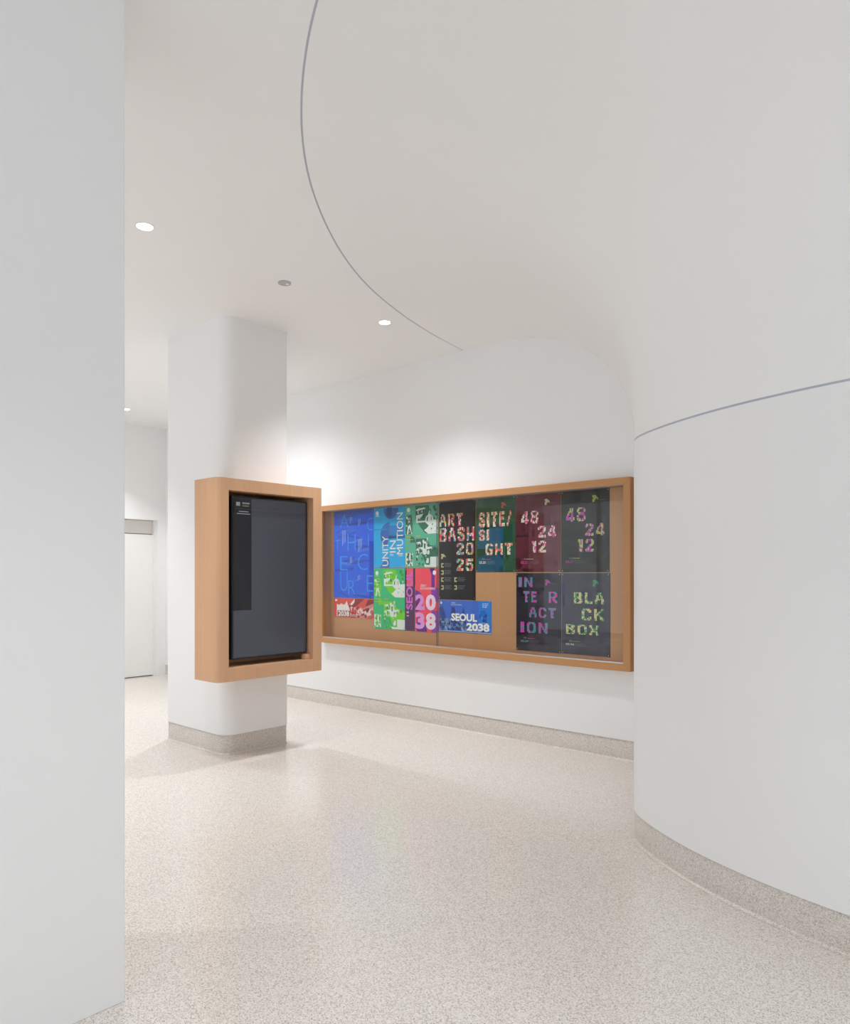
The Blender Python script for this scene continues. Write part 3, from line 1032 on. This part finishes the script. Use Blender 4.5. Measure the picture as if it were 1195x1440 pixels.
photo_poster('vivid green and lime photo poster of cut-out figures, below the cyan poster', (525.6, 569.3, 799.6, 799.4, 883.4, 886.8), (62, 194, 128), (122, 214, 52), (232, 238, 234), (206, 190, 46), (150, 214, 176), (70, 160, 70))

# 6 pink poster
p = Poster('red and purple poster with large pink numerals 2038 and sideways SEOUL', 569.6, 616.9, 799.2, 799.0, 887.2, 889.2, (255, 84, 102))
PU = (116, 50, 160)
p.rect(0, 0, .05, 1, (70, 40, 60), 1)
p.rect(.05, .0, .30, .29, (250, 90, 110), 1)
p.poly([(.0, .29), (.30, .29), (.30, 1), (0, 1)], (86, 56, 92), 2)
p.rect(.25, 0, .31, .29, (74, 50, 92), 2)
p.disc(.31, .52, .24, PU, 2, a0=-90, a1=90)
p.rect(.79, 0, .88, .30, PU, 2)
p.disc(.88, .0, .14, PU, 2, a0=180, a1=270)
p.rect(.79, .30, 1.0, .52, (146, 60, 176), 2)
p.rect(.31, .52, .60, .62, (250, 110, 126), 2)
p.disc(.36, 1.0, .30, PU, 3, a0=0, a1=90)
p.rect(.80, .66, 1.0, 1.0, (150, 66, 178), 2)
p.text('SEOUL', .04, .04, .24, .66, (224, 108, 208), 5, 0.035, True)
p.rect(.05, .69, .12, .72, (210, 170, 210), 5, 'small_print'); p.rect(.05, .75, .12, .77, (210, 170, 210), 5, 'small_print')
p.text('2', .32, .41, .60, .66, (232, 150, 222), 5, 0.05)
p.text('0', .63, .41, .92, .66, (242, 216, 240), 5, 0.05)
p.text('3', .32, .70, .60, .96, (234, 160, 226), 5, 0.05)
p.text('8', .63, .70, .92, .96, (246, 226, 242), 5, 0.05)
p.text('ZERO', .47, .255, .64, .29, (244, 220, 226), 5, 0.02)
p.text('ECONOMIES', .47, .30, .90, .335, (244, 220, 226), 5, 0.02)
p.disc(.88, .07, .05, (246, 232, 238), 5, 'emblem')
p.done()

# 7 black poster
p = Poster('tall black poster with multicoloured mosaic letters ART BASH 2025', 617.4, 668.6, 705.0, 701.4, 843.0, 843.6, (36, 34, 36))
p.rect(0, 0, .32, 1, (44, 44, 48), 1)
p.rect(.32, .12, .92, .30, (34, 28, 28), 1)
MC = [(232, 84, 108), (240, 232, 200), (112, 196, 150), (236, 120, 80), (96, 170, 196), (240, 236, 224), (232, 90, 150), (210, 210, 110)]
p.mosaic('ART', (618.6, 722.5, 651, 740.5), MC, 2)
p.mosaic('BASH', (618.6, 742, 667, 761.5), MC, 3)
p.mosaic('20', (642, 763, 666, 781), MC, 4)
p.mosaic('25', (642, 785, 665.4, 804), MC, 5)
p.emblem(620.3, 779, 6.2, (196, 196, 140))
GY = (112, 112, 118)
for q, (x, y) in enumerate(((620.5, 792), (620.5, 802), (620.5, 812), (620.5, 823), (639, 812), (639, 823))):
    a, b = p.ab(x, y)
    w_, h_ = .07, .045
    c = (200, 198, 140)
    p.rect(a, b, a + w_, b + .012, c, 3, 'emblem'); p.rect(a + (w_ * .6 if q % 2 else 0), b + .012, a + (w_ if q % 2 else w_ * .4), b + .032, c, 3, 'emblem'); p.rect(a, b + .032, a + w_, b + h_, c, 3, 'emblem')
    p.fine(a + .10, b, a + .30, b + .045, GY, 3)
p.done()

# 8 blue landscape poster
p = Poster('blue landscape poster reading SEOUL 2038 below the black mosaic poster', 617.6, 690.9, 843.8, 845.2, 888.0, 891.9, (66, 110, 208))
NB, LTB = (44, 68, 136), (160, 186, 226)
p.rect(.765, 0, 1, 1, (46, 132, 226), 1)
p.poly([(0, .24), (.06, .20), (.10, .34), (.13, .50), (.16, 1), (0, 1)], (52, 80, 152), 1)
p.poly([(.23, .5), (.25, .22), (.31, .22), (.335, .5), (.335, .72), (.23, .72)], (48, 72, 146), 1)
p.poly([(.45, .46), (.48, .20), (.51, .46), (.53, .7), (.45, .7)], (48, 72, 146), 1)
p.poly([(.80, .30), (.90, .28), (.90, .62), (.80, .62)], (34, 112, 206), 2)
p.rect(0, .80, .765, 1, (52, 84, 160), 2)
p.shards(.0, .58, .24, .95, [LTB, NB, (110, 142, 204)], 34, 21, 3, .05)
p.shards(.24, .66, .54, .95, [LTB, NB, (110, 142, 204)], 40, 22, 3, .045)
p.shards(.54, .88, .98, .95, [LTB, NB], 14, 23, 3, .03)
p.shards(.78, .40, .98, .66, [(30, 100, 196), (70, 150, 236)], 12, 24, 3, .05)
p.rect(0, .955, 1, .985, LTB, 3)
p.text('SEOUL', .245, .405, .74, .645, (244, 246, 248), 5, 0.045)
p.text('2038', .54, .685, .97, .93, (246, 248, 250), 5, 0.05)
p.text('ZERO', .245, .06, .33, .10, (196, 210, 236), 5, 0.02)
p.text('ECONOMIES', .245, .12, .45, .16, (196, 210, 236), 5, 0.02)
p.disc(.045, .09, .02, (226, 234, 246), 5, 'emblem')
p.fine(.84, .07, .96, .22, (190, 216, 246), 3, 5)
p.fine(.82, .66, .96, .70, (190, 200, 190), 1, 5)
p.done()

# 9..13 mosaic posters
def small_mosaic(p, ex, ey, es, ec, dx0, dy, dx1, date, dc, lc, gx):
    p.emblem(ex, ey, es, ec)
    a, b = p.ab(ex + es * 1.2, ey + es * 0.75)
    p.fine(a, b, min(.96, a + .13), b + .012, GY, 1)
    a0, b0 = p.ab(dx0, dy); a1, b1 = p.ab(dx1, dy + 3.6)
    p.text(date, a0, b0, a1, b1, dc, 3, 0.03)
    p.fine(a1 + .02, b0 - .004, min(.95, a1 + .27), b1 + .012, gx, 4)
    p.rect(a1 - .03, b0 - .030, a1 + .13, b0 - .022, lc, 3, 'small_print')
    p.rect(a0 + .07, b0 - .040, a0 + .13, b0 - .018, gx, 3, 'emblem')
p = Poster('dark green and teal poster with salmon mosaic letters SITE/SIGHT', 669.2, 724.8, 701.6, 697.2, 804.8, 804.2, (46, 84, 62))
p.rect(.04, .36, .70, 1.0, (32, 92, 116), 1)
p.rect(.14, .78, .62, .96, (16, 80, 112), 2); p.rect(.42, .44, .70, .58, (22, 84, 118), 2)
p.rect(.70, .36, .93, .60, (24, 72, 50), 2); p.rect(.0, .0, .2, .12, (58, 96, 78), 1)
p.grid((54, 92, 70), 14, 12, 22, 3, 1)
SM = [(226, 116, 104), (238, 228, 198), (238, 232, 210), (228, 138, 118)]
p.mosaic('SITE/', (673.6, 720.0, 719, 741), SM, 11)
p.mosaic('SI', (673.6, 744.4, 688, 761), SM, 12)
p.mosaic('GHT', (683, 764, 721, 781), SM, 13)
small_mosaic(p, 705, 706.6, 6.6, (196, 96, 84), 674, 789.3, 683, '03.20', (214, 212, 196), (190, 90, 100), (86, 132, 150))
p.done()
p = Poster('maroon poster with pink mosaic numerals 48 24 12', 725.2, 788.3, 697.2, 692.2, 804.2, 804.6, (106, 54, 62))
p.grid((112, 62, 70), 16, 14, 22, 5, 1); p.grid((98, 44, 54), 12, 14, 22, 6, 1)
p.rect(.0, .25, .30, 1, (96, 34, 48), 1)
SM = [(226, 84, 152), (236, 226, 204), (232, 130, 170), (238, 232, 216)]
p.mosaic('48', (733, 718.6, 757, 737), SM, 21)
p.mosaic('24', (756.4, 739, 782, 756.4), SM, 22)
p.mosaic('12', (748, 760, 768, 778), SM, 23)
small_mosaic(p, 766, 701.8, 7, (214, 206, 176), 732.4, 789.2, 742.4, '03.21', (216, 72, 130), (200, 180, 170), (134, 92, 104))
p.done()
p = Poster('charcoal poster with lime and orchid mosaic numerals 48 24 12', 789.0, 857.0, 692.0, 685.6, 804.6, 804.8, (56, 54, 50))
p.grid((62, 60, 54), 18, 14, 22, 7, 1); p.grid((48, 48, 46), 14, 14, 22, 8, 1)
SM = [(190, 80, 178), (186, 200, 104), (204, 212, 134), (190, 84, 180)]
p.mosaic('48', (796, 714, 823.4, 734), SM, 31)
p.mosaic('24', (822.8, 735.6, 850.2, 753.8), SM, 32)
p.mosaic('12', (813, 757.4, 835, 777), SM, 33)
small_mosaic(p, 833, 696.4, 8, (164, 184, 84), 795.4, 788.2, 806.8, '03.27', (170, 70, 150), (160, 176, 90), (92, 92, 92))
p.done()
p = Poster('dark navy poster with magenta and teal mosaic letters INTERACTION', 726.0, 788.9, 805.6, 806.2, 914.6, 918.2, (58, 56, 68))
p.grid((64, 62, 76), 16, 14, 22, 9, 1); p.grid((50, 48, 62), 12, 14, 22, 10, 1)
p.rect(.0, .0, .27, 1, (42, 36, 48), 1)
SM = [(216, 74, 178), (72, 158, 168), (212, 84, 182), (86, 150, 164)]
p.mosaic('IN', (729.2, 811, 749, 826.8), SM, 41)
p.mosaic('TE', (736, 830.4, 754.8, 848.4), SM, 42)
p.mosaic('R', (771.6, 831.2, 783.6, 849.4), SM, 43)
p.mosaic('ACT', (744.4, 853, 782, 870.8), SM, 44)
p.mosaic('ION', (732, 873.2, 770.2, 892.6), SM, 45)
small_mosaic(p, 766.8, 815.2, 7, (182, 76, 146), 732.4, 899.6, 743.4, '03.27', (70, 170, 176), (190, 80, 130), (96, 98, 116))
p.done()
p = Poster('slate poster with green and pale yellow mosaic letters BLACK BOX', 789.6, 858.0, 806.2, 805.6, 918.2, 925.0, (76, 74, 86))
p.grid((82, 80, 94), 16, 14, 22, 11, 1); p.grid((70, 66, 80), 12, 14, 22, 12, 1)
p.rect(.02, .13, .07, .46, (60, 58, 108), 1)
SM = [(92, 168, 116), (218, 212, 148), (104, 176, 126), (226, 218, 164)]
p.mosaic('BLA', (807, 832, 849.2, 851), SM, 51)
p.mosaic('CK', (818, 854.8, 849.4, 874.8), SM, 52)
p.mosaic('BOX', (796, 876.6, 842, 895), SM, 53)
small_mosaic(p, 833.6, 815.6, 8, (86, 158, 110), 795.6, 904, 807.4, '03.06', (210, 204, 170), (96, 150, 110), (112, 116, 134))
p.done()
